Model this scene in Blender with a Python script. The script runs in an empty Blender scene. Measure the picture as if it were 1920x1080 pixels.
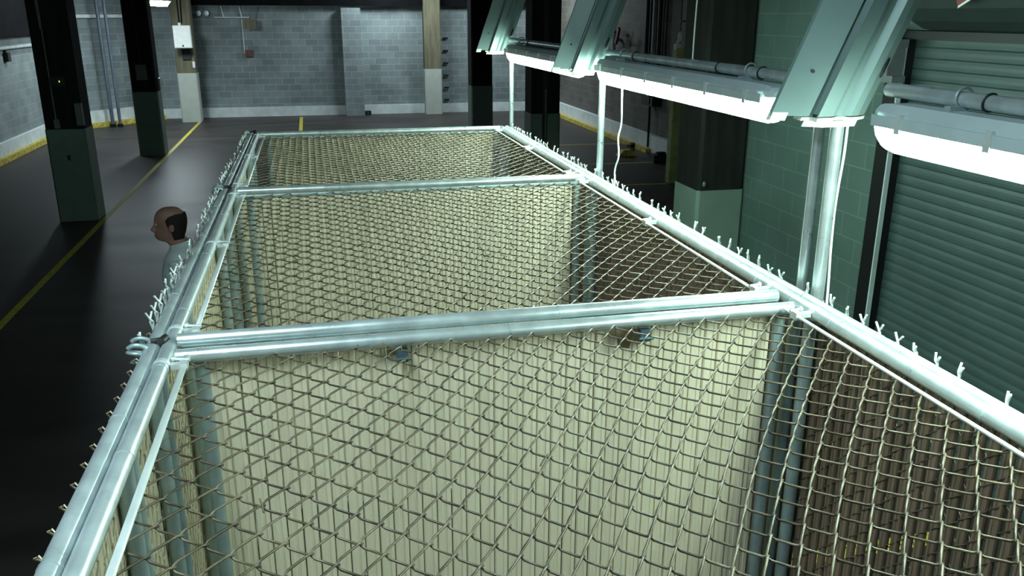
import bpy, math, random
from mathutils import Vector, Matrix
random.seed(7)
sc = bpy.context.scene
COL = sc.collection
PI = math.pi
H = 2.2            # height of the cage roof
L = 2.49           # length of one cage
W = 2.19           # width of the cages

# ------------------------------------------------------------------ materials
def mat(name, col, rough=0.6, metal=0.0, var=0.0, vscale=8.0, bump=0.0, bscale=60.0, spec=0.5,
        emit=None, estr=0.0, col2=None, stretch=(1, 1, 1), rough_var=0.0):
    m = bpy.data.materials.new(name); m.use_nodes = True
    nt = m.node_tree; b = nt.nodes['Principled BSDF']
    b.inputs['Base Color'].default_value = (*col, 1)
    b.inputs['Roughness'].default_value = rough
    b.inputs['Metallic'].default_value = metal
    b.inputs['Specular IOR Level'].default_value = spec
    tc = nt.nodes.new('ShaderNodeTexCoord'); mp = nt.nodes.new('ShaderNodeMapping')
    mp.inputs['Scale'].default_value = stretch
    nt.links.new(tc.outputs['Object'], mp.inputs['Vector'])
    if var or col2:
        n = nt.nodes.new('ShaderNodeTexNoise'); n.inputs['Scale'].default_value = vscale
        n.inputs['Detail'].default_value = 5
        nt.links.new(mp.outputs['Vector'], n.inputs['Vector'])
        r = nt.nodes.new('ShaderNodeValToRGB')
        c2 = col2 if col2 else tuple(min(1, c*(1+var)) for c in col)
        c1 = tuple(c*(1-var) for c in col)
        r.color_ramp.elements[0].position = 0.38; r.color_ramp.elements[0].color = (*c1, 1)
        r.color_ramp.elements[1].position = 0.66; r.color_ramp.elements[1].color = (*c2, 1)
        nt.links.new(n.outputs['Fac'], r.inputs['Fac'])
        nt.links.new(r.outputs['Color'], b.inputs['Base Color'])
        if rough_var:
            mr = nt.nodes.new('ShaderNodeMapRange')
            mr.inputs['To Min'].default_value = max(0.02, rough-rough_var); mr.inputs['To Max'].default_value = rough+rough_var
            nt.links.new(n.outputs['Fac'], mr.inputs['Value']); nt.links.new(mr.outputs['Result'], b.inputs['Roughness'])
    if bump:
        n2 = nt.nodes.new('ShaderNodeTexNoise'); n2.inputs['Scale'].default_value = bscale
        nt.links.new(mp.outputs['Vector'], n2.inputs['Vector'])
        bp = nt.nodes.new('ShaderNodeBump'); bp.inputs['Strength'].default_value = bump; bp.inputs['Distance'].default_value = 0.01
        nt.links.new(n2.outputs['Fac'], bp.inputs['Height']); nt.links.new(bp.outputs['Normal'], b.inputs['Normal'])
    if emit:
        b.inputs['Emission Color'].default_value = (*emit, 1); b.inputs['Emission Strength'].default_value = estr
    return m

def block_mat(name, c1, c2, mortar, axis, bw=0.4, bh=0.2, rough=0.75, msize=0.008, bump=0.4):
    """painted concrete block masonry, laid in the plane of the wall (axis = horizontal direction)"""
    m = bpy.data.materials.new(name); m.use_nodes = True
    nt = m.node_tree; b = nt.nodes['Principled BSDF']; b.inputs['Roughness'].default_value = rough
    tc = nt.nodes.new('ShaderNodeTexCoord'); sp = nt.nodes.new('ShaderNodeSeparateXYZ'); cb = nt.nodes.new('ShaderNodeCombineXYZ')
    nt.links.new(tc.outputs['Object'], sp.inputs[0])
    nt.links.new(sp.outputs[axis], cb.inputs[0]); nt.links.new(sp.outputs['Z'], cb.inputs[1])
    br = nt.nodes.new('ShaderNodeTexBrick')
    br.inputs['Scale'].default_value = 1; br.inputs['Brick Width'].default_value = bw; br.inputs['Row Height'].default_value = bh
    br.inputs['Mortar Size'].default_value = msize; br.inputs['Mortar Smooth'].default_value = 0.3
    br.inputs['Color1'].default_value = (*c1, 1); br.inputs['Color2'].default_value = (*c2, 1); br.inputs['Mortar'].default_value = (*mortar, 1)
    nt.links.new(cb.outputs[0], br.inputs['Vector'])
    n = nt.nodes.new('ShaderNodeTexNoise'); n.inputs['Scale'].default_value = 1.3; n.inputs['Detail'].default_value = 6
    nt.links.new(tc.outputs['Object'], n.inputs['Vector'])
    r = nt.nodes.new('ShaderNodeValToRGB')
    r.color_ramp.elements[0].position = 0.3; r.color_ramp.elements[0].color = (.72, .72, .72, 1)
    r.color_ramp.elements[1].position = 0.7; r.color_ramp.elements[1].color = (1.1, 1.1, 1.1, 1)
    nt.links.new(n.outputs['Fac'], r.inputs['Fac'])
    mx = nt.nodes.new('ShaderNodeMix'); mx.data_type = 'RGBA'; mx.blend_type = 'MULTIPLY'; mx.inputs['Factor'].default_value = 1
    nt.links.new(br.outputs['Color'], mx.inputs['A']); nt.links.new(r.outputs['Color'], mx.inputs['B'])
    nt.links.new(mx.outputs['Result'], b.inputs['Base Color'])
    bp = nt.nodes.new('ShaderNodeBump'); bp.inputs['Strength'].default_value = bump; bp.inputs['Distance'].default_value = 0.01; bp.invert = True
    nt.links.new(br.outputs['Fac'], bp.inputs['Height']); nt.links.new(bp.outputs['Normal'], b.inputs['Normal'])
    return m

def wire_mat(name, c1, c2, rough, metal=0.2):
    return mat(name, c1, rough, metal, var=.2, vscale=9, col2=c2)

M = {}
M['galv'] = mat('galvanised steel', (.55, .61, .62), .30, .6, var=.12, vscale=14, stretch=(1, 1, 1), rough_var=.08)
M['galv_dull'] = mat('weathered galvanised steel', (.36, .45, .46), .42, .45, var=.15, vscale=10)
M['zinc'] = mat('bright zinc', (.72, .76, .75), .38, .5, var=.08)
M['wire'] = wire_mat('rusty galvanised wire', (.046, .031, .014), (.125, .095, .056), .38, 0)
M['wire_white'] = wire_mat('pale wire', (.62, .66, .63), (.72, .76, .72), .45, .3)
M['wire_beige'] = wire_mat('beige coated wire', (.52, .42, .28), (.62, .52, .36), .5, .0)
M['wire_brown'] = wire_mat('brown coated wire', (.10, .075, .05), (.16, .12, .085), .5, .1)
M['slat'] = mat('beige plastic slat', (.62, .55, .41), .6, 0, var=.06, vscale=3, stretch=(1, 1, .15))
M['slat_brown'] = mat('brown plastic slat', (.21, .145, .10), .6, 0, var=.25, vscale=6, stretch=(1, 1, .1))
M['floor'] = mat('polished concrete floor', (.042, .036, .033), .46, 0, var=.32, vscale=1.1, bump=.05, bscale=6, spec=.32, stretch=(.45, 1.6, 1), rough_var=.07)
M['yellow'] = mat('worn yellow paint', (.50, .43, .05), .6, 0, var=.3, vscale=20)
M['kerb_yellow'] = mat('dirty yellow kerb paint', (.50, .40, .07), .7, 0, var=.35, vscale=9)
M['kerb_white'] = mat('white painted kerb', (.60, .66, .66), .65, 0, var=.10, vscale=4)
M['block_back'] = block_mat('grey blockwork', (.225, .27, .275), (.165, .20, .205), (.33, .38, .38), 'X')
M['block_left'] = block_mat('grey blockwork side', (.24, .28, .28), (.19, .225, .225), (.30, .34, .34), 'Y')
M['block_far_right'] = block_mat('dark brown blockwork', (.12, .115, .095), (.085, .083, .07), (.15, .15, .13), 'Y')
M['block_green'] = block_mat('green painted blockwork', (.064, .110, .096), (.058, .102, .088), (.092, .15, .13), 'Y', msize=.006, bump=.25)
M['door_slat'] = mat('grey green painted steel slats', (.047, .079, .076), .5, .1, var=.08, vscale=5)
M['hood'] = mat('shaded green steel hood', (.016, .027, .025), .6, .1, var=.1)  # green door steel, colour darkened to stand in for shade above the lamps
M['dark_steel'] = mat('black steel', (.012, .014, .014), .45, .5)
M['ceiling'] = mat('dark ceiling', (.010, .012, .012), .9, 0, var=.3, vscale=2)  # plain dark colour with random mottling
M['beam'] = mat('dark timber beam', (.005, .005, .006), .9, 0, spec=.1, var=.3, vscale=5)
M['col_dark'] = mat('dark brown concrete column', (.012, .014, .011), .85, 0, spec=.2, var=.3, vscale=5, stretch=(2, 2, .25))
M['col_brown'] = mat('bare olive brown column', (.15, .138, .085), .8, 0, var=.2, vscale=5, stretch=(2, 2, .25))
M['col_paint'] = mat('pale green grey column paint', (.135, .20, .165), .55, 0, var=.06, vscale=4)
M['col_paint_light'] = mat('cream column paint', (.44, .48, .43), .55, 0, var=.05, vscale=4)
M['white_metal'] = mat('white enamelled metal', (.74, .76, .72), .45, 0, var=.04)
M['trough'] = mat('grey green enamelled sheet', (.19, .27, .26), .42, .1, var=.05, vscale=4)
M['trough_cap'] = mat('cream enamelled sheet', (.70, .72, .62), .45, 0, var=.05, vscale=6)
M['housing'] = mat('grey fibreglass housing', (.40, .47, .48), .45, 0, var=.05)
M['diffuser'] = mat('lit diffuser', (.9, .95, .93), .4, emit=(.72, 1.0, .87), estr=50)
M['lamp_back'] = mat('lit ceiling tubes', (.9, .95, .95), .4, emit=(.80, .95, 1.0), estr=60)
M['lamp_cool'] = mat('lit cool ceiling tubes', (.9, .95, .95), .4, emit=(.62, .90, 1.0), estr=20)
M['lamp_over'] = mat('lit ceiling tubes over cages', (.9, .95, .95), .4, emit=(.70, .95, 1.0), estr=36)
M['black'] = mat('black plastic', (.01, .011, .011), .5)
M['blue_clip'] = mat('dull blue clip', (.06, .10, .12), .5, .3)
M['box_grey'] = mat('grey box enamel', (.12, .14, .14), .5, .1, var=.1)
M['red'] = mat('red enamel', (.20, .016, .022), .5, 0, var=.15)
M['red_dull'] = mat('dull red enamel', (.13, .05, .05), .5, 0, var=.15)
M['cable_white'] = mat('white cable', (.78, .82, .80), .5)
M['pipe_blue'] = mat('blue grey pipe', (.11, .14, .18), .5, .2, var=.15, vscale=3)
M['green_post'] = mat('yellow green painted post', (.30, .36, .14), .6, 0, var=.2, vscale=6)
M['yellow_box'] = mat('faded yellow enamel', (.48, .42, .15), .6, 0, var=.1)
M['skin'] = mat('skin', (.40, .21, .15), .5, 0, var=.08, vscale=12)
M['hair'] = mat('dark hair', (.020, .014, .011), .7, 0, var=.3, vscale=40, bump=.4, bscale=140)
M['shirt'] = mat('pale blue grey shirt', (.74, .82, .80), .8, 0, var=.06, vscale=10, bump=.3, bscale=18)
M['trousers'] = mat('dark trousers', (.03, .032, .035), .8, 0, var=.1)
M['shoe'] = mat('black shoe leather', (.012, .011, .01), .4)
M['eye'] = mat('eye', (.5, .5, .48), .2)
M['lamp_soft'] = mat('dim ceiling tubes', (.9, .95, .95), .4, emit=(.80, .95, 1.0), estr=34)
M['led'] = mat('lit green indicator', (.3, .9, .1), .4, emit=(.45, 1, .1), estr=1.2)
M['em_lamp'] = mat('lamp lens', (.8, .85, .85), .3)

# ------------------------------------------------------------------ mesh builder
class MB:
    def __init__(s): s.v = []; s.f = []; s.sm = []
    def add(s, vs, fs, smooth=False):
        o = len(s.v); s.v += [tuple(p) for p in vs]
        for f in fs: s.f.append(tuple(i+o for i in f)); s.sm.append(smooth)
    def box(s, x0, y0, z0, x1, y1, z1, m=None):
        vs = [Vector(p) for p in ((x0,y0,z0),(x1,y0,z0),(x1,y1,z0),(x0,y1,z0),(x0,y0,z1),(x1,y0,z1),(x1,y1,z1),(x0,y1,z1))]
        if m: vs = [m @ p for p in vs]
        s.add(vs, [(0,3,2,1),(4,5,6,7),(0,1,5,4),(1,2,6,5),(2,3,7,6),(3,0,4,7)])
        return s
    def tube(s, pts, r, n=12, caps=True, smooth=True):
        pts = [Vector(p) for p in pts]; k = len(pts)
        rs = r if isinstance(r, (list, tuple)) else [r]*k
        vs = []; up = None
        for i, p in enumerate(pts):
            t = (pts[min(i+1, k-1)]-pts[max(i-1, 0)])
            t = t.normalized() if t.length > 1e-9 else Vector((0, 0, 1))
            if up is None:
                a = Vector((0, 0, 1)) if abs(t.z) < .9 else Vector((1, 0, 0))
            else: a = up
            b1 = (a - t*a.dot(t)).normalized(); b2 = t.cross(b1); up = b1
            for j in range(n):
                q = 2*PI*j/n
                vs.append(p + (b1*math.cos(q)+b2*math.sin(q))*rs[i])
        fs = [(i*n+j, i*n+(j+1) % n, (i+1)*n+(j+1) % n, (i+1)*n+j) for i in range(k-1) for j in range(n)]
        s.add(vs, fs, smooth)
        if caps:
            s.add(vs[:n], [tuple(range(n))[::-1]]); s.add(vs[-n:], [tuple(range(n))])
        return s
    def loft(s, rings, caps=True, smooth=True):
        n = len(rings[0]); vs = [p for r in rings for p in r]
        fs = [(i*n+j, i*n+(j+1) % n, (i+1)*n+(j+1) % n, (i+1)*n+j) for i in range(len(rings)-1) for j in range(n)]
        if caps: fs += [tuple(range(n))[::-1], tuple((len(rings)-1)*n+j for j in range(n))]
        s.add(vs, fs, smooth); return s
    def prism(s, poly, d, smooth=False):
        """poly: list of 3D points, extruded by vector d"""
        d = Vector(d); n = len(poly); a = [Vector(p) for p in poly]; b = [p+d for p in a]
        s.add(a+b, [tuple(range(n))[::-1], tuple(range(n, 2*n))] + [(j, (j+1) % n, n+(j+1) % n, n+j) for j in range(n)], smooth)
        return s
    def ball(s, c, rx, ry, rz, n=12, k=8):
        c = Vector(c); vs = []; fs = []
        for i in range(k+1):
            t = PI*i/k
            for j in range(n):
                q = 2*PI*j/n
                vs.append(c+Vector((rx*math.sin(t)*math.cos(q), ry*math.sin(t)*math.sin(q), rz*math.cos(t))))
        fs = [(i*n+j, (i+1)*n+j, (i+1)*n+(j+1) % n, i*n+(j+1) % n) for i in range(k) for j in range(n)]
        s.add(vs, fs, True); return s
    def torus(s, c, axis, R, r, n=16, k=8, arc=2*PI, start=0, ref=None):
        c = Vector(c); axis = Vector(axis).normalized()
        a = Vector(ref) if ref else (Vector((0, 0, 1)) if abs(axis.z) < .9 else Vector((1, 0, 0)))
        a = (a-axis*a.dot(axis)).normalized(); b = axis.cross(a)
        full = arc > 2*PI-1e-3; m = n if full else n+1
        pts = [c+(a*math.cos(start+arc*i/n)+b*math.sin(start+arc*i/n))*R for i in range(m)]
        if full: pts.append(pts[0])
        return s.tube(pts, r, k, caps=not full)
    def build(s, name, material, parent=None, loc=None):
        me = bpy.data.meshes.new(name)
        me.from_pydata(s.v, [], s.f); me.polygons.foreach_set('use_smooth', s.sm)
        me.materials.append(material); me.update()
        o = bpy.data.objects.new(name, me); COL.objects.link(o)
        if parent: o.parent = parent
        if loc: o.location = loc
        return o

def tag(o, label=None, cat=None, group=None, kind=None):
    if label: o['label'] = label
    if cat: o['category'] = cat
    if group: o['group'] = group
    if kind: o['kind'] = kind
    return o
def thing(name, label, cat, loc=(0, 0, 0), group=None):
    o = bpy.data.objects.new(name, None); COL.objects.link(o); o.location = loc; o.empty_display_size = .1
    return tag(o, label, cat, group)
def copy_tree(o, loc=None, label=None, skip=()):
    c = o.copy(); COL.objects.link(c)
    if loc: c.location = loc
    if label: c['label'] = label
    for ch in list(o.children):
        if ch.name.split('.')[0] in skip: continue
        d = ch.copy(); COL.objects.link(d); d.parent = c
        for g in list(ch.children):
            e = g.copy(); COL.objects.link(e); e.parent = d
    return c
def struct(name, mb, m): return tag(mb.build(name, m), kind='structure')

# ------------------------------------------------------------------ setting
XL, YB, YF, ZC = -6.4, 26.4, -9.0, 4.9
XN, XR = 4.83, 8.5        # near right wall, far right wall
struct('floor', MB().box(XL-.3, YF-.3, -.2, XR+.3, YB+.3, 0), M['floor'])
struct('ceiling', MB().box(XL-.3, YF-.3, ZC, XR+.3, YB+.3, ZC+.2), M['ceiling'])
struct('wall_back', MB().box(-4.15, YB, 0, XR+.3, YB+.2, ZC), M['block_back'])
mb = MB(); mb.prism([(-6.7, 24.0, 0), (-6.4, 24.0, 0), (-4.15, 26.4, 0), (-4.15, 26.6, 0), (-6.7, 26.6, 0)], (0, 0, ZC))
struct('wall_back_corner', mb, M['block_back'])
struct('wall_left', MB().box(XL-.2, YF, 0, XL, 24.0, ZC), M['block_left'])
struct('wall_front', MB().box(XL-.2, YF-.2, 0, XR+.2, YF, ZC), M['block_back'])
struct('wall_right', MB().box(XR, 5.6, 0, XR+.2, YB, ZC), M['block_far_right'])
struct('wall_right_return', MB().box(XN+.2, 5.45, 0, XR+.2, 5.65, ZC), M['block_far_right'])
# near right wall with the opening of the roller door
DY0, DY1, DZ = -2.6, 3.12, 3.02
mb = MB(); mb.box(XN, DY1, 0, XN+.2, 5.45, ZC); mb.box(XN, YF, 0, XN+.2, DY0, ZC); mb.box(XN, DY0, DZ, XN+.2, DY1, ZC)
struct('wall_right_near', mb, M['block_green'])
# pilaster on the back wall
struct('wall_pilaster', MB().box(1.56, 25.98, 0, 2.16, YB, 3.36), M['block_back'])
# timber beams under the ceiling
mb = MB(); mb.box(-4.2, 26.12, 3.42, 8.5, 26.4, 3.9); struct('trim_1', mb, M['beam'])
for i, y in enumerate((18.6, 12.0, 5.4)):
    struct('trim_%d' % (i+2), MB().box(-6.4, y-.18, 3.95, 8.5, y+.18, 4.45), M['beam'])
mb = MB()
for k in range(16): mb.box(-6.4+k*.98, YF, 4.55, -6.28+k*.98, YB, 4.9)
struct('trim_5', mb, M['beam'])
struct('trim_6', MB().box(-6.4, 14, 2.68, -6.05, 24, 4.5), M['beam'])         # dark beam along the left wall
mb = MB(); mb.prism([(-6.4, 24.0, 3.05), (-6.3, 23.9, 3.05), (-4.1, 26.25, 3.05), (-4.2, 26.4, 3.05)], (0, 0, .09))
struct('trim_7', mb, M['kerb_white'])
# kerbs
struct('baseboard_back', MB().box(-4.15, YB-.07, 0, XR, YB, .30), M['kerb_white'])
mb = MB(); mb.prism([(-6.4, 23.86, .10), (-6.3, 23.86, .10), (-4.1, 26.3, .10), (-4.15, 26.4, .10), (-6.4, 24.0, .10)], (0, 0, .36))
struct('baseboard_back_corner', mb, M['kerb_white'])
mb = MB(); mb.prism([(-6.3, 23.72, 0), (-6.2, 23.72, 0), (-4.0, 26.1, 0), (-4.1, 26.3, 0), (-6.3, 23.86, 0)], (0, 0, .13))
struct('trim_8', mb, M['kerb_yellow'])
struct('baseboard_left', MB().box(XL, 10, 0, XL+.09, 23.86, .40), M['kerb_white'])
struct('trim_9', MB().box(XL+.09, 10, 0, XL+.2, 23.72, .12), M['kerb_yellow'])
struct('baseboard_right', MB().box(XR-.12, 15.6, 0, XR, YB, .42), M['kerb_white'])
struct('trim_10', MB().box(XR-.24, 16.6, 0, XR-.12, YB, .10), M['kerb_yellow'])
# painted floor lines
def line(n, a, b, w=.10):
    a = Vector((*a, 0)); b = Vector((*b, 0)); t = (b-a).normalized(); s = Vector((-t.y, t.x, 0))*w/2
    struct('trim_%d' % n, MB().prism([a-s, b-s, b+s, a+s], (0, 0, .003)), M['yellow'])
line(11, (-2.91, -2), (-2.91, 25.3), .085)
line(12, (.12, 21), (.12, 25.9), .10)
line(13, (5.6, 18.3), (8.25, 18.2), .09)
line(14, (5.4, 15.4), (8.25, 15.25), .09)
line(15, (5.2, 12.95), (7.2, 12.85), .09)
line(16, (2.75, 1.31), (4.3, 1.33), .12)
line(17, (2.75, 2.6), (4.3, 2.62), .12)

# roller door
mb = MB(); n = int(DZ/.078); prof = []
for k in range(n+1):
    z = k*.078
    prof += [(0.010, z), (.002, z+.006), (-.002, z+.030), (-.002, z+.052), (.002, z+.074)]
prof = [(x, min(z, DZ)) for x, z in prof]
vs = []; fs = []
for (x, z) in prof: vs += [(XN+.06+x, DY0, z), (XN+.06+x, DY1, z)]
for k in range(len(prof)-1): fs.append((2*k, 2*k+1, 2*k+3, 2*k+2))
mb.add(vs, fs); 
door = struct('door_1', mb, M['door_slat'])
mb = MB(); mb.box(XN-.05, DY1-.06, 0, XN+.05, DY1+.10, DZ+.05); mb.build('door_guide', M['dark_steel'], door)
mb = MB(); mb.box(XN-.058, DY1-.072, 0, XN-.02, DY1-.058, DZ); mb.build('guide_strip', M['housing'], door)
mb = MB(); mb.box(XN-.06, DY0-.1, DZ, XN+.06, DY1+.1, DZ+.06); mb.build('header', M['dark_steel'], door)
mb = MB()
ring = lambda y: [(XN-.02-.36*math.sin(q), y, DZ+.42-.36*math.cos(q)) for q in [i*PI/10 for i in range(11)]] + [(XN, y, DZ+.8), (XN, y, DZ+.06)]
mb.loft([ring(DY0-.1), ring(DY1-.35)], smooth=False); mb.build('hood', M['hood'], door)

# ------------------------------------------------------------------ chain link
def chainlink(mb, P, u_len, v_len, h, r, amp, n=5, h2=None, clip=None):
    """P(u, v, w) maps cloth coordinates to space. Wires zigzag along v, each linked with its neighbours."""
    nu = max(2, round(u_len/h)); nv = max(2, round(v_len/(h2 or h))); hu = u_len/nu; hv = v_len/nv
    ov = r*1.15
    for k in range(nu):
        pts = []
        for i in range(nv+1):
            side = (i+k) % 2
            u = (k+side)*hu + (ov if side else -ov); v = i*hv
            pts.append((u, v, 0.0))
            if i < nv:
                nxt = 1-side; u2 = (k+nxt)*hu + (ov if nxt else -ov)
                w = amp if nxt > side else -amp
                pts.append((u+(u2-u)*.17, v+hv*.17, w)); pts.append((u+(u2-u)*.83, v+hv*.83, w))
        q = [P(*p) for p in pts]
        if clip: q = [p for p in q if clip[0] <= p[1] <= clip[1]]
        if len(q) > 1: mb.tube(q, r, n, caps=False)

RT = .0235      # rail tube radius
XA, XB = .026, 2.165      # roof side rails
TA, TB = .088, 2.088      # tension bars
def rail(mb, a, b, r=RT, rings=()):
    a = Vector(a); b = Vector(b)
    mb.tube([a, b], r, 16)
    for t in rings:
        c = a.lerp(b, t); d = (b-a).normalized()*.004
        mb.tube([c-d, c+d], r+.0016, 16)

roof_mesh_cache = {}
def roof_panel(y0, label, near, far_off=-.034, far_z=-.016):
    t = thing('roof_panel', label, 'cage roof', (0, y0, H), 'chain link cage roofs')
    m = MB(); rail(m, (XA, .0, 0), (XA, L-.005, 0), rings=(.13, .42, .72, .93)); m.build('side_rail', M['galv'], t)
    m = MB(); rail(m, (XB, .0, 0), (XB, L-.005, 0), rings=(.1, .36, .62, .9)); m.build('side_rail', M['galv'], t)
    m = MB(); rail(m, (XA+RT, L+far_off, far_z), (XB-RT*.6, L+far_off, far_z), rings=(.28, .5)); m.build('cross_rail', M['galv'], t)
    if near:
        m = MB(); rail(m, (XA+RT, .031, .012), (XB-RT*2.2, .031, .012), rings=(.6,)); m.build('cross_rail', M['galv'], t)
    for x in (TA, TB):
        m = MB()
        w = .010 if x == TA else .0075
        pts = []
        m.loft([[(x+w*math.cos(q), y, .0055*math.sin(q)) for q in [j*PI/5 for j in range(10)]] for y in (.075, L-.075)], smooth=True)
        m.build('tension_bar', M['zinc'], t)
    for s, (xr, xb) in ((-1, (XA, TA)), (1, (XB, TB))):
        for y in (.14, L*.5, L-.15):
            m = MB()
            m.tube([(xr, y-.011, 0), (xr, y+.011, 0)], RT+.003, 14)
            d = 1 if xb > xr else -1
            m.box(min(xr+d*RT, xb), y-.011, -.007, max(xr+d*RT, xb), y+.011, .009)
            m.box(xb-.011, y-.02, -.012, xb+.011, y+.02, .014)
            m.tube([(xb-.03*d, y+.026, .012), (xb+.016*d, y+.014, .012)], .006, 8)
            m.tube([(xb-.034*d, y+.026, .012), (xb-.026*d, y+.0245, .012)], .011, 6)
            m.build('tension_band', M['zinc'], t)
    key = 'r'
    if key not in roof_mesh_cache:
        m = MB(); v0 = .05
        vl = L-.135
        def P(u, v, w):
            y = v0 - .75 + v + .16*u + .05*(1-math.exp(-u/.45))
            t01 = min(1, max(0, (y-v0)/vl))
            s = math.sin(PI*u/2.0)*math.sin(PI*t01)
            x = u + .05*math.sin(PI*u)
            return (TA+x, y, w - .010 - .020*s + .007*math.sin(u*3.1+y*2.3)*s)
        chainlink(m, P, TB-TA, vl+.9, .0455, .0029, .0060, 5, h2=.0535, clip=(v0, v0+vl))
        # hooked ends of a few wires that stand up above the cloth
        for k in range(14):
            u = random.uniform(.15, 1.85); v = random.uniform(.7, 2.4); a = random.uniform(0, 2*PI)
            p = Vector(P(u, v, .004)); d = Vector((math.cos(a), math.sin(a), 0))
            m.tube([p-d*.006, p+d*.014+Vector((0, 0, .010)), p+d*.03+Vector((0, 0, .013))], .0022, 5)
        o = m.build('chain_link_mesh', M['wire'], t); roof_mesh_cache[key] = o
    else:
        o = roof_mesh_cache[key].copy(); COL.objects.link(o); o.parent = t
    return t
r1 = roof_panel(-L, 'nearest chain link cage roof filling the foreground, below the double steel rail', False)
r2 = roof_panel(0, 'middle chain link cage roof between the double rail and the next cross rail', True, 0.0, 0.0)
r3 = roof_panel(L, 'farthest chain link cage roof, beside the two thin far light posts', False, 0.0, 0.0)
# two small blue-grey brackets and a brown tag hanging under the double rail
for x in (.74, 1.58):
    m = MB(); m.box(x-.018, -.05, -.092, x+.018, -.026, -.05); m.tube([(x-.026, -.052, -.08), (x+.026, -.052, -.08)], .006, 8)
    o = m.build('rail_bracket', M['blue_clip'], r1); o.location = (0, L, 0)
m = MB(); m.prism([(1.47, L-.05, -.04), (1.54, L-.05, -.04), (1.52, L-.05, -.112), (1.48, L-.05, -.105)], (0, .003, 0)); m.build('tape_tag', M['wire'], r1)

# partitions
SLX = [-.0215, -.019, -.008, -.005, .005, .008, .019, .0215]
SLF = [.002, .0075, .0085, .0048, .0048, .0085, .0075, .002]
def slat(mb, P, c, z0, z1, w=1.0, tilt=0.0):
    """one hollow plastic slat, vertical; P(u, z, n)"""
    prof = [(x*w, f) for x, f in zip(SLX, SLF)] + [(x*w, -f) for x, f in zip(SLX[::-1], SLF[::-1])]
    ct, st = math.cos(tilt), math.sin(tilt)
    rot = [(x*ct-f*st, x*st+f*ct) for x, f in prof]
    mb.loft([[P(c+x, z0, f) for x, f in rot], [P(c+x, z1, f) for x, f in rot]], smooth=False)

def make_partition():
    t = thing('partition_panel', 'beige slatted partition under the double steel rail, nearest and largest of three', 'cage partition', (0, 0, H), 'beige slatted partitions between the cages')
    m = MB(); rail(m, (.06, .012, -.032), (2.13, .012, -.032), .020); m.build('top_rail', M['galv_dull'], t)
    m = MB(); rail(m, (.06, 0, -2.13), (2.13, 0, -2.13), RT*.9); m.build('bottom_rail', M['galv_dull'], t)
    for x in (.115, 2.118):
        m = MB(); m.tube([(x, .0, -2.2), (x, .0, -.05)], RT, 14); m.build('post', M['galv_dull'], t)
    m = MB(); x = .150
    while x < 2.09:
        slat(m, lambda u, z, n: (u, n, z), x+random.uniform(-.001, .001), -2.1, -.045-random.uniform(0, .008), 1.125, random.uniform(-.13, .13))
        x += .0515
    m.build('slats', M['slat'], t)
    return t
part = make_partition()
copy_tree(part, (0, L, H), 'beige slatted partition under the second cross rail, middle one of three')
copy_tree(part, (0, 2*L, H), 'beige slatted partition at the far end of the cages, smallest of three')

# long side walls of the cages
BARBS = []
for i in range(4):
    m = MB(); r = .0040; b = .050; a = random.uniform(-.006, .006); c = random.uniform(-.004, .008)
    m.tube([(0, -r, -.02), (r, r, b*.25), (c, -r, b*.5), (c-.006, -.014+a, b)], r, 6)
    m.tube([(0, r, -.02), (-r, -r, b*.25), (c, r, b*.5), (c+.006, .014+a, b*.92)], r, 6)
    o = m.build('barb', M['wire_white']); BARBS.append(o.data); bpy.data.objects.remove(o)
def make_side(sx, xr, label, cat, group, slat_mat, wmat, gate):
    t = thing('side_panel', label, cat, (0, 0, H), group)
    d = sx                                   # outward direction
    m = MB(); rail(m, (xr, .004, 0), (xr, L-.004, 0), rings=(.2, .55, .8)); m.build('top_rail', M['galv'], t)
    m = MB(); rail(m, (xr, .004, -2.13), (xr, L-.004, -2.13)); m.build('bottom_rail', M['galv_dull'], t)
    posts = [.05, L-.05]
    if gate: posts += [.62, .68, L-.52, L-.46]
    for y in posts:
        m = MB(); m.tube([(xr, y, -2.2), (xr, y, -.02)], RT, 14); p = m.build('post', M['galv_dull'], t)
    if gate:
        m = MB(); m.box(xr-d*.03, L-.53, -1.02, xr-d*.055, L-.45, -.94); m.tube([(xr-d*.06, L-.50, -1.06), (xr-d*.06, L-.50, -.9)], .012, 8)
        m.build('latch', M['black'], t)
    m = MB(); xm = xr+d*.036
    y = .035; step = .0515
    while y < L-.03:
        w = 1.04 if slat_mat is M['slat'] else .76
        slat(m, lambda u, z, n: (xm+n, u, z), y, -2.1, -.03-random.uniform(0, .02), w, random.uniform(-.12, .12)); y += step
    m.build('slats', slat_mat, t)
    m = MB(); chainlink(m, lambda u, v, w: (xm+w, .02+u, -2.1+v), L-.04, 2.10, .0450, .0022, .0100, 4)
    m.build('chain_link_mesh', wmat, t)
    # twisted and barbed top selvage
    y = .05
    while y < L-.03:
        if random.random() > .12:
            o = bpy.data.objects.new('barb', random.choice(BARBS)); COL.objects.link(o); o.parent = t
            o.location = (xm, y, 0); o.scale = (1, 1, random.uniform(.75, 1.05)); o.rotation_euler = (random.uniform(-.12, .12), random.uniform(-.1, .2)*d, random.choice((0, PI))+random.uniform(-.6, .6))
        y += .0895
    return t
XWL, XWR = -.023, 2.214
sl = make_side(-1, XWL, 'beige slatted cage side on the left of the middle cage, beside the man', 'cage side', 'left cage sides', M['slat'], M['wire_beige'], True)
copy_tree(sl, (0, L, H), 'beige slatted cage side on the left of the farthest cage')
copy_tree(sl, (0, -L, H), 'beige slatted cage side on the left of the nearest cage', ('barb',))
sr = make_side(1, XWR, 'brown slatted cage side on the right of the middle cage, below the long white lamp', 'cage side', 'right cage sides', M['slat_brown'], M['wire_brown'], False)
copy_tree(sr, (0, L, H), 'brown slatted cage side on the right of the farthest cage')
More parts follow.
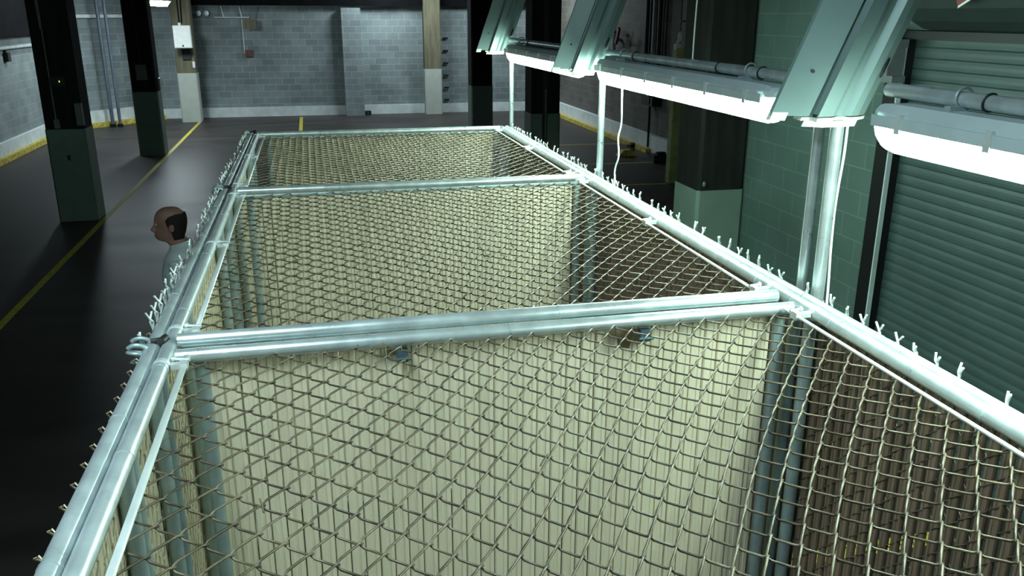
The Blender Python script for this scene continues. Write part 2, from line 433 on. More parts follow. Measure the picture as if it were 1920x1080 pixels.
copy_tree(sr, (0, -L, H), 'brown slatted cage side on the right of the nearest cage, before the roller door')

# black loop clamps that tie the left rails together at each joint
def clamp(loc, label):
    t = thing('loop_clamp', label, 'clamp', loc, 'loop clamps on the left cage rail')
    m = MB()
    for dy in (-.03, .03):
        m.torus((-.030, dy, .0), (0, 1, .25), .034, .007, 18, 8, arc=PI*1.5, start=-PI*.25, ref=(0, 0, 1))
        m.torus((-.030, dy, .004), (.15, .3, 1), .028, .006, 18, 8)
    m.build('loop', M['galv_dull'], t)
    m = MB(); m.tube([(.005, .0, .028), (.05, .012, .03)], .008, 8); m.tube([(.036, -.006, .026), (.046, .024, .028)], .014, 6)
    m.build('bolt', M['black'], t)
clamp((-.03, 0, H), 'dark loop clamp on left rail at the double cross rail')
clamp((-.03, L, H), 'dark loop clamp on left rail at the middle single cross rail')
clamp((-.03, 2*L-.02, H), 'dark loop clamp at the far left corner of the cages')

# ------------------------------------------------------------------ light posts, bar and lamps along the right side
XP = 2.300
def post(y, r, label, x=XP):
    t = thing('light_post', label, 'post', (x, y, 0), 'steel posts carrying the lamps')
    MB().tube([(0, 0, 0), (0, 0, H+.64)], r, 16).build('pole', M['galv'], t)
    m = MB()
    for z in (H-.06, H-.9): m.tube([(0, 0, z), (0, 0, z+.03)], r+.004, 16); m.box(-.045, -.012, z+.004, 0, .012, z+.026)
    m.build('post_clip', M['zinc'], t)
    m = MB(); m.ball((0, 0, H+.645), r+.004, r+.004, .015); m.build('post_cap', M['zinc'], t)
post(.165, .0205, 'thinner left one of the paired steel posts at the near joint')
post(.058, .0235, 'thicker right one of the paired steel posts beside the white cable')
post(2.6, .0215, 'single steel post at the middle cross rail of the cages')
post(5.16, .0205, 'single steel post at the far right corner of the cages')
# horizontal bar
XBAR = 2.305; ZBAR = H+.762
def light_bar(y0, y1, ties, label):
    t = thing('light_bar', label, 'rail', (XBAR, y0, ZBAR), 'steel tubes above the lamps')
    MB().tube([(0, 0, 0), (0, y1-y0, 0)], .022, 16).build('tube', M['galv'], t)
    for y in ties:
        m = MB(); m.torus((0, y-y0, 0), (0, 1, .15), .0245, .0035, 16, 6); m.build('cable_tie', M['black'], t)
light_bar(.16, 2.52, (2.05, 1.0, .62), 'steel tube above the strip lamp in full view')
light_bar(2.72, 5.22, (4.5, 3.3), 'steel tube above the farthest strip lamp')
light_bar(-3.2, -.19, (-.62, -1.5), 'steel tube above the strip lamp at the right edge')

def make_lamp(length):
    t = thing('strip_lamp', 'x', 'lamp', (0, 0, 0), 'white strip lamps on the bar')
    hw = .066; n = 10
    def ring(y, s, top):
        if top:   # housing: shallow tray
            pr = [(-hw*s, 0), (-hw*s*.99, .022), (-hw*s*.72, .048*s), (hw*s*.72, .048*s), (hw*s*.99, .022), (hw*s, 0)]
        else:
            pr = [(-hw*.96*s*math.cos(q), -.108*s*math.sin(q)**.8 if 0 < q < PI else 0) for q in [j*PI/n for j in range(n+1)]]
        return [(x, y, z) for x, z in pr]
    ys = [(0, .55), (.012, .78), (.04, .93), (.09, 1), (length-.09, 1), (length-.04, .93), (length-.012, .78), (length, .55)]
    m = MB(); m.loft([ring(y, s, True) for y, s in ys], smooth=False); m.build('housing', M['housing'], t)
    m = MB(); m.loft([ring(y, s, False) for y, s in ys]); m.build('diffuser', M['diffuser'], t)
    m = MB(); 
    
    for sx in (-1, 1): m.box(min(sx*(hw+.001), sx*(hw+.010)), .03, -.022, max(sx*(hw+.001), sx*(hw+.010)), length-.03, .012)
    m.box(-hw-.009, .03, -.022, hw+.009, .036, .012); m.box(-hw-.009, length-.036, -.022, hw+.009, length-.03, .012)
    m.build('rim', M['housing'], t)
    k = 6
    for i in range(k):
        y = .16+(length-.32)*i/(k-1)
        for s in (-1, 1):
            m = MB(); m.box(s*(hw+.006)-.007, y-.012, -.034, s*(hw+.006)+.007, y+.012, .022); m.build('clip', M['zinc'], t)
    for y in (.3, length-.3):
        m = MB(); m.box(-.03, y-.012, .045, .03, y+.012, .062); m.torus((0.02, y, .085), (0, 1, 0), .028, .004, 14, 6); m.build('hanger', M['galv_dull'], t)
    m = MB(); m.tube([(0, -.03, .02), (0, .02, .02)], .012, 10); m.tube([(0, length-.02, .02), (0, length+.03, .02)], .012, 10); m.build('gland', M['housing'], t)
    return t
LX = 2.285; LZ = H+.682
la = make_lamp(2.12)
la['label'] = 'white lit strip lamp between the middle and the near trough, fully in view'; la.location = (LX, .42, LZ)
lb = copy_tree(la, (LX, 2.98, LZ), 'white lit strip lamp farthest away, partly hidden behind the middle trough')
lc = copy_tree(la, (LX, -2.34, LZ), 'white lit strip lamp at the right edge, in front of the roller door')
for lamp in (la, lb, lc): pass

# leaning sheet metal troughs
D = Vector((.33, -.13, 1)).normalized()
PH = math.radians(12)
Wd = Vector((math.cos(PH), -math.sin(PH), 0)); Nn = Vector((-math.sin(PH), -math.cos(PH), 0))
TR = [(2.235, .055, .655), (2.14, 2.62, .66), (2.16, 5.31, .67)]
def trough(loc, label, wid=1.0):
    t = thing('lamp_trough', label, 'light trough', loc, 'leaning sheet metal troughs above the lamps')
    def pt(u, v, s): return tuple(Wd*u*wid+Nn*v*wid+D*s)
    outer = [(-.222, -.030), (-.218, -.010), (-.070, .030), (-.062, .012), (-.050, .018), (-.040, .056), (.030, .034), (.056, .000), (.082, -.004), (.114, .016), (.150, .000), (.198, -.048), (.206, -.078)]
    th = .003
    inner = [(u, v-th*2) for u, v in outer[::-1]]
    prof = outer+inner
    LEN = .92
    m = MB(); n = len(prof)
    A = [pt(u, v, 0) for u, v in prof]; B = [pt(u, v, LEN) for u, v in prof]
    k = len(outer)
    fs = [(j, (j+1) % n, n+(j+1) % n, n+j) for j in range(n)]
    for (a0) in (0, n):
        for j in range(k-1):
            fs.append((a0+j, a0+j+1, a0+n-2-j, a0+n-1-j))
    m.add(A+B, fs); m.build('body', M['trough'], t)
    # end cap plate, with folded lip
    m = MB(); m.prism([pt(u, v+.005, -.004) for u, v in [(-.10, -.06), (-.095, .020), (-.052, .014), (-.040, .056), (.030, .036), (.056, .004), (.082, .0), (.114, .018), (.150, .004), (.200, -.046), (.210, -.085)]], D*-.012)
    m.prism([pt(u, v, -.016) for u, v in [(-.075, .022), (-.04, .034), (.0, .058), (.06, .040), (.12, .022), (.155, .006), (.155, -.004), (.12, .012), (.06, .030), (.0, .048), (-.04, .024), (-.075, .012)]], D*-.022)
    m.build('end_cap', M['trough_cap'], t)
    m = MB(); m.prism([pt(-.224, -.034, .012), pt(-.216, -.006, .012), pt(-.155, .010, .012), pt(-.165, -.030, .012)], D*-.03); m.build('hem', M['trough_cap'], t)
    m = MB(); m.tube([pt(-.135, .008, .16), pt(-.135, .018, .16)], .006, 8); m.build('rivet', M['black'], t)
    m = MB(); m.tube([pt(.0, -.02, .05), pt(.06, -.10, .05)], .014, 8); m.torus(pt(.06, -.1, .05), (0, 1, 0), .03, .005, 14, 6); m.build('bracket', M['galv_dull'], t)
    m = MB(); m.box(-.012, -.012, -.012, .012, .012, .012, Matrix.Translation(Vector(pt(-.03, .03, -.005)))); m.build('socket', M['black'], t)
    m = MB(); m.loft([[pt(.172+.010*math.cos(q), -.020-.010*math.cos(q)+.004, .17+.035*math.sin(q)) for q in [j*PI/6 for j in range(12)]], [pt(.172+.010*math.cos(q), -.020-.010*math.cos(q)+.010, .17+.035*math.sin(q)) for q in [j*PI/6 for j in range(12)]]]); m.build('knockout', M['black'], t)
trough((TR[0][0], TR[0][1], H+TR[0][2]), 'large grey leaning trough nearest the camera, above the paired posts', .82)
trough((TR[1][0], TR[1][1], H+TR[1][2]), 'grey leaning trough in the middle, above the single post', .73)
trough((TR[2][0], TR[2][1], H+TR[2][2]), 'smallest grey leaning trough, farthest along the lamp bar', .70)

# cables
def cable(pts, r, label, name='white_cable'):
    m = MB()
    P = [Vector(p) for p in pts]; q = []
    for i in range(len(P)-1):
        a, b, c, d = P[max(i-1, 0)], P[i], P[i+1], P[min(i+2, len(P)-1)]
        for s in range(6):
            t = s/6
            q.append(.5*((2*b)+(c-a)*t+(2*a-5*b+4*c-d)*t*t+(3*b-a-3*c+d)*t**3))
    q.append(P[-1])
    m.tube(q, r, 8); return tag(m.build(name, M['cable_white']), label, 'cable')
cable([(2.30, 2.24, 2.79), (2.30, 2.235, 2.68), (2.315, 2.27, 2.56), (2.31, 2.30, 2.47), (2.312, 2.285, 2.36), (2.31, 2.34, 2.25), (2.312, 2.33, 2.0), (2.312, 2.33, .01)], .0055, 'white wavy cable hanging from the middle lamp behind the right rail')
cable([(2.335, .05, 2.84), (2.335, .05, 2.72), (2.335, .06, 2.61), (2.338, .07, 2.5), (2.335, .06, 2.36), (2.335, .045, 2.18), (2.335, .04, 1.9), (2.335, .04, .01)], .0048, 'white cable running down beside the thicker of the paired posts')
cable([(2.305, 1.30, 2.975), (2.31, 1.3, 3.3), (2.33, 1.28, 3.9), (2.36, 1.25, 4.6)], .004, 'thin pale hanger line from the ceiling to the lamp bar', 'hanger_line')

# ------------------------------------------------------------------ columns
def column(x0, y0, w, d, label, shaft, paint, z1=ZC, zp=1.46, group='square building columns'):
    t = thing('column', label, 'column', (x0+w/2, y0+d/2, 0), group)
    a, b = w/2, d/2
    def bev(ww, dd, za, zb, c=.03):
        ring = [(-ww+c, -dd), (ww-c, -dd), (ww, -dd+c), (ww, dd-c), (ww-c, dd), (-ww+c, dd), (-ww, dd-c), (-ww, -dd+c)]
        m = MB(); m.loft([[(x, y, za) for x, y in ring], [(x, y, zb) for x, y in ring]], smooth=False); return m
    bev(a-.008, b-.008, zp, z1).build('shaft', shaft, t)
    bev(a, b, 0, zp).build('painted_base', paint, t)
    return t
P1 = column(-3.57, 11.9, .58, .55, 'nearest left column, black above and grey green below, on the yellow line', M['col_dark'], M['col_paint'])
P2 = column(-3.52, 18.65, .56, .55, 'dark left column second from the cages, beside the yellow line', M['col_dark'], M['col_paint'])
P3 = column(-3.42, 25.2, .56, .55, 'cream based column at the back wall carrying the white panel box', M['col_brown'], M['col_paint_light'])
P4 = column(4.17, 25.9, .55, .5, 'brown column with pale cream base against the back wall', M['col_brown'], M['col_paint_light'])
P5 = column(4.42, 18.85, .55, .55, 'black column standing left of the far lamp post', M['col_dark'], M['col_paint'])
P6 = column(4.36, 12.5, .55, .55, 'black column right behind the farthest lamp and thin post', M['col_dark'], M['col_paint'])
P7 = column(4.30, 5.32, .53, .6, 'wide dark column with green base beside the green block wall', M['col_dark'], M['col_paint'])
# fittings on the left columns
m = MB(); m.tube([(-.10, -.285, 3.6), (-.10, -.285, 1.56)], .011, 8); m.tube([(-.13, -.28, 3.6), (-.115, -.28, 2.95)], .014, 8); m.build('conduit', M['box_grey'], P1)
m = MB(); m.box(-.13, -.32, 1.48, -.05, -.27, 1.62); m.build('switch_box', M['box_grey'], P1)
m = MB(); m.box(-.08, -.33, 2.12, .13, -.27, 2.26); b1 = m.build('alarm_box', M['black'], P1)
m = MB(); m.ball((.045, -.335, 2.19), (.007), .006, .014); m.build('indicator_light', M['led'], b1)
m = MB(); m.box(.20, -.33, 1.52, .30, -.26, 1.86); m.build('outlet_box', M['box_grey'], P1)
m = MB(); m.box(-.02, -.285, .98, .02, -.27, 1.06); m.build('hook_plate', M['black'], P1)
m = MB(); m.box(-.12, -.34, 1.73, .11, -.26, 2.07); m.build('junction_box', M['box_grey'], P2)
m = MB(); m.tube([(-.01, -.33, 2.07), (-.01, -.33, 3.8)], .012, 8); m.build('conduit', M['black'], P2)
m = MB(); m.box(.285, -.1, 1.5, .33, .12, 1.75); m.build('outlet_box', M['col_paint_light'], P2)
m = MB(); m.tube([(-.05, -.29, 3.9), (-.05, -.29, 2.92)], .02, 8); m.tube([(.06, -.29, 3.9), (.02, -.29, 2.9)], .02, 8); m.build('conduit', M['col_dark'], P3)
m = MB(); m.box(-.06, -.33, 1.86, .18, -.27, 2.16); m.build('outlet_box', M['black'], P3)
m = MB(); m.box(.2, -.31, 1.62, .27, -.27, 1.80); m.build('switch_plate', M['white_metal'], P3)
m = MB(); m.box(-.285, -.02, 0, -.26, .02, 3.6); m.build('corner_strip', M['black'], P4)
m = MB(); m.box(-.07, -.30, .9, .02, -.27, 3.6); m.build('cable_tray', M['black'], P6)
m = MB(); m.box(-.03, -.31, 0.9, .0, -.29, 1.9); m.build('conduit', M['box_grey'], P6)
m = MB(); m.ball((-.2, -.31, 1.53), .02, .012, .03); m.build('hook_plate', M['box_grey'], P7)

# white panel box on the back column
t = thing('electrical_panel', 'white metal panel box mounted high on the back left column', 'electrical box', (-3.08, 24.80, 2.2))
m = MB(); m.box(-.24, -.12, .01, .24, .12, .64); m.build('cabinet', M['white_metal'], t)
m = MB(); m.box(-.225, -.135, .03, .225, -.12, .62); d = m.build('panel_door', M['white_metal'], t)
m = MB(); m.box(-.02, -.15, .05, .02, -.135, .10); m.build('latch', M['black'], d)
m = MB(); m.tube([(-.06, 0, .64), (-.06, 0, .72)], .04, 10); m.tube([(-.2, .1, .3), (-.2, .41, .3)], .02, 6); m.tube([(.2, .1, .3), (.2, .41, .3)], .02, 6); m.build('conduit_hub', M['white_metal'], t)

# back wall fittings
t = thing('emergency_light', 'pair of white emergency lamp heads high on the back wall', 'emergency light', (-2.62, 26.335, 3.18))
for s in (-1, 1):
    m = MB(); m.loft([[(s*.115+r*math.cos(q), y, r*math.sin(q)*1.15) for q in [j*PI/6 for j in range(12)]] for y, r in ((-.02, .05), (-.10, .072), (-.13, .072))]); m.build('lamp_head', M['em_lamp'], t)
m = MB(); m.box(-.06, -.02, -.05, .06, .07, .05); m.tube([(0, 0, .05), (0, 0, .2)], .012, 8); m.build('bracket', M['box_grey'], t)
t = thing('fire_alarm', 'small dark red fire alarm box on the back wall', 'fire alarm', (-1.36, 26.40, 1.88))
m = MB(); m.box(-.11, -.10, 0, .11, 0, .2); m.build('case', M['red_dull'], t)
m = MB(); m.tube([(0, -.10, .1), (0, -.13, .1)], .05, 12); m.build('bell', M['red_dull'], t)
m = MB(); m.tube([(-.13, -.02, .1), (-.13, -.02, 1.13)], .014, 8); m.tube([(-.1, -.02, .1), (-.13, -.02, .1)], .014, 8); m.build('conduit', M['kerb_white'], t)
t = thing('horn_speaker', 'brown horn speaker high on the back wall above the red alarm', 'speaker', (-1.16, 26.35, 2.86))
m = MB(); m.loft([[(-.10+x*1.0, y-.1, z) for x, z in ((-w, -h), (w, -h), (w, h), (-w, h))] for y, w, h in ((.12, .04, .04), (-.02, .08, .07), (-.16, .19, .14))], smooth=False); m.build('horn', M['col_brown'], t)
m = MB(); m.tube([(.06, 0, .0), (.1, -.02, .25), (.16, -.02, .5)], .014, 8); m.build('bracket', M['box_grey'], t)
t = thing('conduit_run', 'pale horizontal conduit with drops near the top of the back wall', 'conduit', (-2.3, 26.36, 3.06))
m = MB(); m.tube([(0, 0, 0), (1.05, 0, 0)], .02, 8)
for x in (.28, .82): m.tube([(x, 0, 0), (x-.05, 0, .34)], .018, 8)
m.build('tube', M['kerb_white'], t)
names = ['topmost', 'second from the top', 'third from the top', 'third from the bottom', 'second from the bottom', 'lowest']
for i in range(6):
    t = thing('ladder_rung', 'dark rung beside the pale based back column, %s of six' % names[i], 'rung', (4.93, 26.405, 2.42-i*.40), 'dark rungs on the back wall')
    m = MB(); m.box(-.075, -.09, -.025, .075, -.065, .025); m.build('bar', M['black'], t)
    m = MB(); m.box(-.075, -.09, -.02, -.05, 0, .02); m.box(.05, -.09, -.02, .075, 0, .02); m.build('standoff', M['black'], t)
t = thing('floor_outlet', 'small dark box at the foot of the pilaster by the back wall', 'box', (2.27, 26.22, 0))
m = MB(); m.box(-.1, -.1, 0, .1, .1, .12); m.build('case', M['black'], t); m = MB(); m.tube([(0, -.11, .06), (0, -.1, .06)], .03, 10); m.build('socket', M['box_grey'], t)
# pipes in front of the corner wall
for x, r, lab in ((-5.26, .05, 'thicker blue grey vertical pipe left of its twin by the back left corner'), (-5.06, .045, 'thinner blue grey vertical pipe right of its twin by the back left corner')):
    t = thing('drain_pipe', lab, 'pipe', (x, 24.55, 0), 'pair of vertical pipes')
    MB().tube([(0, 0, 0), (0, 0, ZC)], r, 12).build('tube', M['pipe_blue'], t)
    m = MB(); m.tube([(0, 0, 0), (0, 0, .08)], r+.035, 12); m.build('base_collar', M['dark_steel'], t)
# pipes on the left wall
tag(MB().tube([(XL+.09, 13, 2.42), (XL+.09, 23.9, 2.42)], .05, 10).build('white_pipe', M['kerb_white']), 'white horizontal pipe along the left wall', 'pipe')
t = thing('pipe_bracket', 'small dark bracket below the white pipe on the left wall', 'bracket', (XL, 19.9, 2.1))
m = MB(); m.box(0, -.1, 0, .1, .1, .2); m.box(.0, -.05, .2, .05, .05, .3); m.build('body', M['black'], t)
# ceiling lamps
def ceiling_lamp(loc, label, lm, w=.34, l=1.2, strength=None):
    t = thing('ceiling_lamp', label, 'ceiling light', loc, 'hanging ceiling lamps')
    m = MB(); m.loft([[(x, y, z) for x, y in ((-a, -b), (a, -b), (a, b), (-a, b))] for a, b, z in ((w*.30, l*.48, .0), (w*.5, l*.5, .12))], smooth=False); m.build('diffuser', lm, t)
    m = MB(); m.loft([[(x, y, z) for x, y in ((-a, -b), (a, -b), (a, b), (-a, b))] for a, b, z in ((w*.52, l*.52, .12), (w*.3, l*.5, .2))], smooth=False); m.build('housing', M['white_metal'], t)
    m = MB()
    for y in (-l*.4, l*.4): m.tube([(0, y, .2), (0, y, ZC-loc[2])], .008, 6)
    m.build('hanger', M['dark_steel'], t)
ceiling_lamp((-3.24, 22.2, 3.36), 'bright white ceiling lamp hanging near the dark left columns', M['lamp_back'], .42, 1.2)

# right hand far wall fittings
t = thing('fire_valve', 'red handled pipe valve behind the middle trough', 'valve', (8.3, 19.3, 2.35))
m = MB(); m.tube([(0, .0, -.1), (0, 0, .55)], .06, 10); m.tube([(0, 0, .2), (.195, 0, .2)], .05, 10); m.build('pipe', M['galv_dull'], t)
m = MB(); m.box(-.1, -.32, .28, -.04, -.22, .72, Matrix.Rotation(.5, 4, 'X')); m.box(-.1, .22, .05, -.04, .34, .5, Matrix.Rotation(-.4, 4, 'X')); m.tube([(-.07, -.3, .4), (-.07, .3, .4)], .03, 8); m.build('handle', M['red'], t)
t = thing('riser_pipes', 'group of dark vertical riser pipes on the far right wall', 'pipes', (8.35, 16.7, 0))
for dy, r in ((-.35, .05), (-.1, .08), (.2, .03), (.42, .05)):
    m = MB(); m.tube([(0, dy, 1.62), (0, dy, ZC)], r, 10); m.build('pipe', M['box_grey'] if r > .06 else M['dark_steel'], t)
t = thing('switchgear_box', 'dark electrical box with a conduit down to the white kerb', 'electrical box', (8.4, 16.75, 1.12))
m = MB(); m.box(-.12, -.35, 0, .1, .35, .28); m.box(-.14, -.2, .05, -.12, .2, .24); m.box(-.1, .2, .28, .08, .3, .42); m.build('case', M['black'], t)
m = MB(); m.tube([(-.03, 0, 0), (-.03, 0, -1.0)], .03, 8); m.build('conduit', M['dark_steel'], t)
m = MB(); m.box(-.13, -.1, .18, -.121, .1, .24); m.build('plate', M['box_grey'], t)
t = thing('guard_post', 'yellow green guard post standing at the floor line behind the wide dark column', 'guard post', (7.36, 12.95, 0))
m = MB(); m.box(-.09, -.09, 0, .09, .09, 2.55); m.build('post', M['green_post'], t)
m = MB(); m.box(-.10, -.12, 2.42, .10, -.09, 2.58); m.build('sign_plate', M['yellow_box'], t)
m = MB(); m.box(-.09, -.05, 2.55, .02, .05, 2.66); m.tube([(-.03, 0, 2.66), (-.03, 0, 2.72)], .03, 8); m.ball((0, -.04, 2.79), .06, .05, .1); m.build('insulator', M['white_metal'], t)
m = MB(); m.box(-.02, -.06, 3.05, .12, .0, 3.08); m.tube([(0, 0, 2.6), (0, 0, 4.8)], .02, 8); m.build('bracket', M['box_grey'], t)
t = thing('kerb_box', 'black box on the floor at the end of the white kerb', 'box', (8.12, 15.35, 0))
m = MB(); m.box(-.22, -.16, 0, .22, .16, .17); m.build('case', M['black'], t); m = MB(); m.box(-.1, -.05, .17, .1, .05, .22); m.build('handle', M['dark_steel'], t)
t = thing('wheel_chock', 'small yellow chock with a rusty bracket beside the right kerb', 'chock', (7.65, 16.3, 0))
m = MB(); m.prism([(-.22, -.1, 0), (.22, -.1, 0), (.14, -.1, .14), (-.1, -.1, .14)], (0, .22, 0)); m.build('block', M['kerb_yellow'], t)
m = MB(); m.box(.1, -.04, .1, .2, .06, .3); m.box(.0, -.04, .2, .2, .06, .26); m.build('bracket', M['col_brown'], t)

# chain hoist bracket beside the roller door, red warning sign above it
t = thing('hoist_bracket', 'dark steel chain hoist bracket at the top of the roller door', 'bracket', (4.70, 3.15, 2.66))
m = MB(); m.box(-.03, -.16, .05, .08, .16, .10); m.box(-.05, -.12, .10, .08, -.05, .36); m.box(-.05, .04, .10, .08, .13, .33); m.box(-.03, -.15, .30, .08, .12, .36); m.box(-.03, -.06, .36, .08, -.02, .44); m.box(-.03, .05, .36, .08, .1, .42); m.build('frame', M['box_grey'], t)
m = MB(); m.tube([(-.06, .085, .18), (-.06, .085, .30)], .014, 8); m.tube([(-.06, -.085, .18), (-.06, -.085, .30)], .014, 8); m.tube([(-.04, -.10, .38), (-.04, -.10, .44)], .012, 8); m.build('roller', M['zinc'], t)
m = MB(); m.torus((-.04, 0, .2), (1, 0, 0), .055, .016, 16, 8); m.build('chain_wheel', M['dark_steel'], t)
t = thing('warning_sign', 'red sign with a thin pale border above the roller door', 'sign', (4.42, 2.12, 3.228))
Rm = Matrix.Rotation(math.radians(8), 4, 'X')
m = MB(); m.prism([Rm @ Vector(p) for p in ((0, 0, 0), (0, -.24, .16), (0, -.1, .42), (0, .16, .22))], (.006, 0, 0)); m.build('plate', M['red'], t)
m = MB(); m.prism([Rm @ Vector(p) for p in ((-.003, 0, 0), (-.003, -.24, .16), (-.003, -.232, .172), (-.003, .003, .014))], (.004, 0, 0)); m.build('border', M['kerb_white'], t)
m = MB(); m.tube([(.003, 0, .3), (.2, 0, .75)], .006, 6); m.tube([(.2, 0, .75), (.41, 0, .75)], .006, 6); m.build('hanger', M['dark_steel'], t)

# ------------------------------------------------------------------ the man on the left
def ell(cx, cy, z, wx, yf, yb, n=20, p=2.2):
    out = []
    for j in range(n):
        q = 2*PI*j/n; c, s = math.cos(q), math.sin(q)
        x = wx*math.copysign(abs(c)**(2/p), c); y = math.copysign(abs(s)**(2/p), s)
        out.append((cx+x, cy+(y*yb if y > 0 else -y*yf), z))
    return out
man = thing('person', 'balding man in a pale shirt walking left beside the cages', 'person', (-.535, 3.95, 0))
man.rotation_euler = (0, 0, -PI/2); man.scale = (1.035, 1.035, 1.035)
b = MB()
# torso, neck
tor = [(.86, 0, .165, -.11, .12), (.95, 0, .168, -.115, .125), (1.05, 0, .155, -.12, .10), (1.18, 0, .165, -.125, .10), (1.30, 0, .185, -.125, .115), (1.40, .005, .185, -.10, .115), (1.455, .01, .13, -.065, .10), (1.49, .0, .068, -.055, .075), (1.53, -.012, .060, -.052, .066)]
b.loft([ell(0, cy, z, w, f, k) for z, cy, w, f, k in tor])
HY = -.045; HD = -.045
hd = [(1.50, .02, .055, -.045, .06), (1.545, .01, .060, -.055, .066), (1.566, 0, .052, -.098, .066), (1.582, 0, .060, -.110, .068), (1.602, 0, .065, -.108, .078), (1.615, 0, .067, -.110, .085), (1.64, 0, .071, -.103, .093), (1.665, 0, .073, -.100, .098), (1.69, 0, .075, -.098, .102), (1.705, 0, .076, -.108, .104), (1.73, 0, .077, -.108, .104), (1.757, 0, .073, -.098, .098), (1.78, 0, .062, -.080, .083), (1.797, 0, .045, -.055, .060), (1.807, 0, .018, -.022, .026)]
b.loft([ell(0, HY+cy, z+HD*min(1, (z-1.45)/.12), w, f, k) for z, cy, w, f, k in hd])
b.tube([(0, HY-.098, 1.695+HD), (0, HY-.118, 1.665+HD), (0, HY-.130, 1.645+HD), (0, HY-.110, 1.632+HD)], [.010, .012, .016, .014], 10)
b.tube([(-.026, HY-.098, 1.606+HD), (0, HY-.114, 1.608+HD), (.026, HY-.098, 1.606+HD)], [.006, .008, .006], 8)
b.tube([(-.024, HY-.098, 1.594+HD), (0, HY-.113, 1.593+HD), (.024, HY-.098, 1.594+HD)], [.006, .009, .006], 8)
for s in (-1, 1):
    b.tube([(s*.012, HY-.107, 1.707+HD), (s*.05, HY-.09, 1.707+HD)], .009, 8)
    b.ball((s*.079, HY+.012, 1.668+HD), .011, .022, .034)
    b.tube([(s*.085, HY+.02, 1.69+HD), (s*.09, HY+.032, 1.675+HD), (s*.084, HY+.02, 1.64+HD)], .006, 6)
    # arms
    sw = -.06*s
    sh = Vector((s*.185, .005, 1.405)); el = Vector((s*.235, .04+sw*.4, 1.12)); wr = Vector((s*.235, -.06+sw, .885))
    b.tube([sh, sh.lerp(el, .35), el, el.lerp(wr, .35), wr], [.058, .050, .040, .040, .027], 14)
    pa = wr+Vector((0, -.03, -.085))
    b.loft([[tuple(c+Vector((.014*math.cos(q), .036*k*math.sin(q), 0))) for q in [j*PI/6 for j in range(12)]] for c, k in ((wr, .7), (wr.lerp(pa, .5), 1), (pa, 1.05))])
    for i, (dy, ln) in enumerate(((-.030, .066), (-.010, .078), (.011, .072), (.030, .056))):
        p0 = pa+Vector((0, dy, .004)); p1 = p0+Vector((-s*.004, -.012, -ln*.5)); p2 = p1+Vector((-s*.014, -.004, -ln*.32)); p3 = p2+Vector((-s*.016, .002, -ln*.2))
        b.tube([p0, p1, p2, p3], [.0095, .0088, .008, .006], 8)
    th0 = wr.lerp(pa, .35)+Vector((0, -.03, 0)); b.tube([th0, th0+Vector((-s*.008, -.03, -.03)), th0+Vector((-s*.014, -.042, -.065))], [.013, .011, .008], 8)
    # legs, mid stride
    hp = Vector((s*.09, .0, .90)); kn = Vector((s*.095, -.05+s*.10, .49)); an = Vector((s*.095, .03+s*.20, .09))
    b.tube([hp, hp.lerp(kn, .3), kn, kn.lerp(an, .3), an], [.095, .088, .058, .058, .038], 14)
    b.tube([an+Vector((0, .03, -.03)), an+Vector((0, -.06, -.045)), an+Vector((0, -.16, -.055))], [.04, .042, .03], 12)
body = b.build('body', M['skin'], man)
def remesh(o, v, it=4):
    r = o.modifiers.new('remesh', 'REMESH'); r.mode = 'VOXEL'; r.voxel_size = v; r.use_smooth_shade = True
    s = o.modifiers.new('smooth', 'SMOOTH'); s.iterations = it; s.factor = .5
remesh(body, .0055, 3)
b = MB()
b.loft([ell(0, cy, z, w+g, f-g, k+g) for (z, cy, w, f, k), g in zip(tor[:8], (.018, .02, .024, .020, .018, .018, .018, .012))])
for s in (-1, 1):
    sw = -.06*s
    sh = Vector((s*.175, .005, 1.405)); el = Vector((s*.235, .04+sw*.4, 1.12)); wr = Vector((s*.235, -.06+sw, .90))
    b.tube([sh, sh.lerp(el, .35), el, el.lerp(wr, .35), wr], [.074, .066, .056, .055, .042], 14)
b.tube([(.0, -.062, 1.462), (.055, -.03, 1.48), (.070, .02, 1.495), (.045, .065, 1.505), (0, .075, 1.508), (-.045, .065, 1.505), (-.070, .02, 1.495), (-.055, -.03, 1.48), (0, -.062, 1.462)], .016, 8)
shirt = b.build('shirt', M['shirt'], man); remesh(shirt, .009, 4)
b = MB()
b.loft([ell(0, .0, z, w, f, k) for z, w, f, k in ((.80, .175, -.12, .135), (.9, .178, -.125, .14), (.98, .172, -.122, .132))])
for s in (-1, 1):
    hp = Vector((s*.09, .0, .90)); kn = Vector((s*.095, -.05+s*.10, .49)); an = Vector((s*.095, .03+s*.20, .09))
    b.tube([hp, hp.lerp(kn, .3), kn, kn.lerp(an, .3), an], [.105, .100, .078, .076, .066], 14)
tr = b.build('trousers', M['trousers'], man); remesh(tr, .011, 3)
for s in (-1, 1):
    an = Vector((s*.095, .03+s*.20, .09)); b = MB()
    def sr(y, w, z0, z1): return [(an.x+w*math.cos(q), an.y+y, (z0+z1)/2+(z1-z0)/2*math.sin(q)) for q in [j*PI/6 for j in range(12)]]
    b.loft([sr(.075, .02, .005, .05), sr(.06, .04, 0, .10), sr(-.02, .046, 0, .11), sr(-.10, .05, 0, .075), sr(-.17, .044, 0, .055), sr(-.205, .02, .008, .035)])
    b.build('shoe', M['shoe'], man)
    e = MB(); e.ball((s*.031, HY-.094, 1.688+HD), .012, .012, .010); e.build('eye', M['eye'], man)
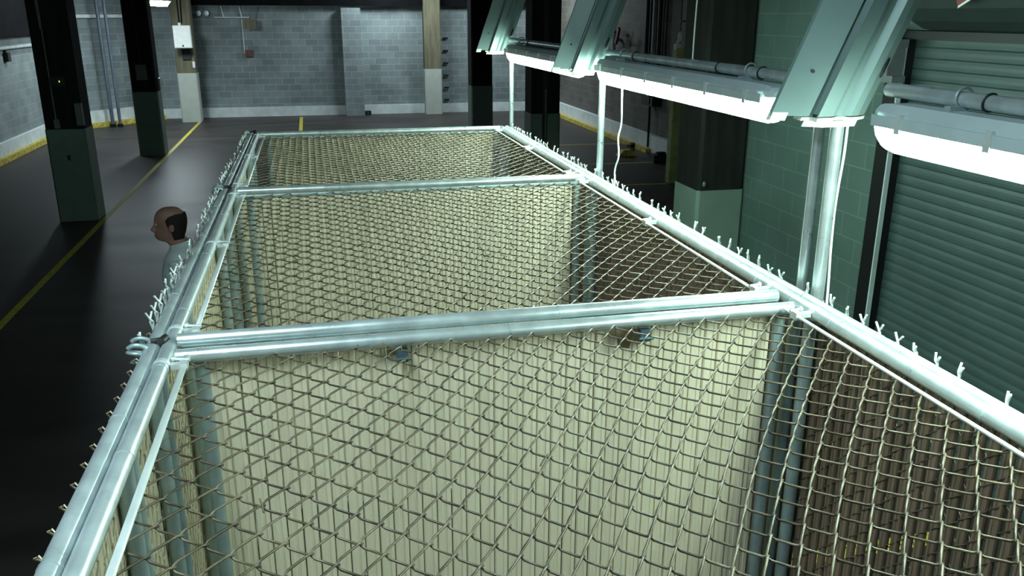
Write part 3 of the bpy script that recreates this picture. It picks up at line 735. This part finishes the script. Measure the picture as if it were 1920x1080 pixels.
# hair: a rim round the back and sides of a bald crown
b = MB()
def hr(z, w, k, a0, off):
    return [( (w+off)*math.cos(q), HY + (k+off)*math.sin(q), z+HD) for q in [a0+(PI-2*a0)*j/14 for j in range(15)]]
rows = [(1.575, .060, .070, .25), (1.60, .066, .078, .18), (1.63, .070, .090, .10), (1.66, .074, .097, -.02), (1.69, .076, .103, -.14), (1.72, .077, .105, -.20), (1.745, .075, .101, -.02), (1.762, .070, .096, .45)]
outer = [hr(z, w, k, a0, .011) for z, w, k, a0 in rows]; inner = [hr(z, w, k, a0, -.006) for z, w, k, a0 in rows]
n = 15; vs = [p for r in outer for p in r]+[p for r in inner for p in r]; R0 = len(rows); fs = []
for i in range(R0-1):
    for j in range(n-1):
        fs.append((i*n+j, i*n+j+1, (i+1)*n+j+1, (i+1)*n+j)); o = R0*n
        fs.append((o+i*n+j, o+(i+1)*n+j, o+(i+1)*n+j+1, o+i*n+j+1))
    for j in (0, n-1): fs.append((i*n+j, (i+1)*n+j, R0*n+(i+1)*n+j, R0*n+i*n+j))
for j in range(n-1):
    fs.append((j, R0*n+j, R0*n+j+1, j+1)); i = R0-1; fs.append((i*n+j, i*n+j+1, R0*n+i*n+j+1, R0*n+i*n+j))
b.add(vs, fs, True); b.build('hair', M['hair'], man)

# ------------------------------------------------------------------ more lamps the hall has, outside the frame
ceiling_lamp((-4.6, 20.6, 4.35), 'ceiling lamp above the dark left columns, above the frame', M['lamp_soft'], .42, 1.2)
ceiling_lamp((3.0, 24.6, 4.35), 'ceiling lamp close to the back wall, above the frame', M['lamp_back'], .42, 1.2)
ceiling_lamp((6.7, 23.6, 4.35), 'ceiling lamp near the far right wall, above the frame', M['lamp_back'], .42, 1.2)
ceiling_lamp((-.3, -1.5, 4.35), 'ceiling lamp over the near end of the cages, above the frame', M['lamp_over'], .5, 1.4)

# ------------------------------------------------------------------ world, camera
w = bpy.data.worlds.new('World'); sc.world = w; w.use_nodes = True
w.node_tree.nodes['Background'].inputs[0].default_value = (.02, .04, .04, 1); w.node_tree.nodes['Background'].inputs[1].default_value = .3

cp = Vector((.510443894, -2.61178421, .988918648+H)); yaw, pitch, roll, fpx = .227493726, .313209899, .00266689913, 1587.15451
f = Vector((math.sin(yaw)*math.cos(pitch), math.cos(yaw)*math.cos(pitch), -math.sin(pitch)))
r = Vector((math.cos(yaw), -math.sin(yaw), 0)); u = r.cross(f)
r2 = r*math.cos(roll)+u*math.sin(roll); u2 = -r*math.sin(roll)+u*math.cos(roll)
cam = bpy.data.cameras.new('Camera'); co = bpy.data.objects.new('Camera', cam); COL.objects.link(co)
mw = Matrix(((r2.x, u2.x, -f.x, cp.x), (r2.y, u2.y, -f.y, cp.y), (r2.z, u2.z, -f.z, cp.z), (0, 0, 0, 1)))
co.matrix_world = mw
cam.sensor_width = 36; cam.lens = fpx/1920*36; cam.clip_start = .05; cam.clip_end = 200
sc.camera = co
sc.view_settings.view_transform = 'Standard'; sc.view_settings.look = 'None'
sc.view_settings.exposure = 0.6; sc.view_settings.gamma = 1; sc.view_settings.use_curve_mapping = False
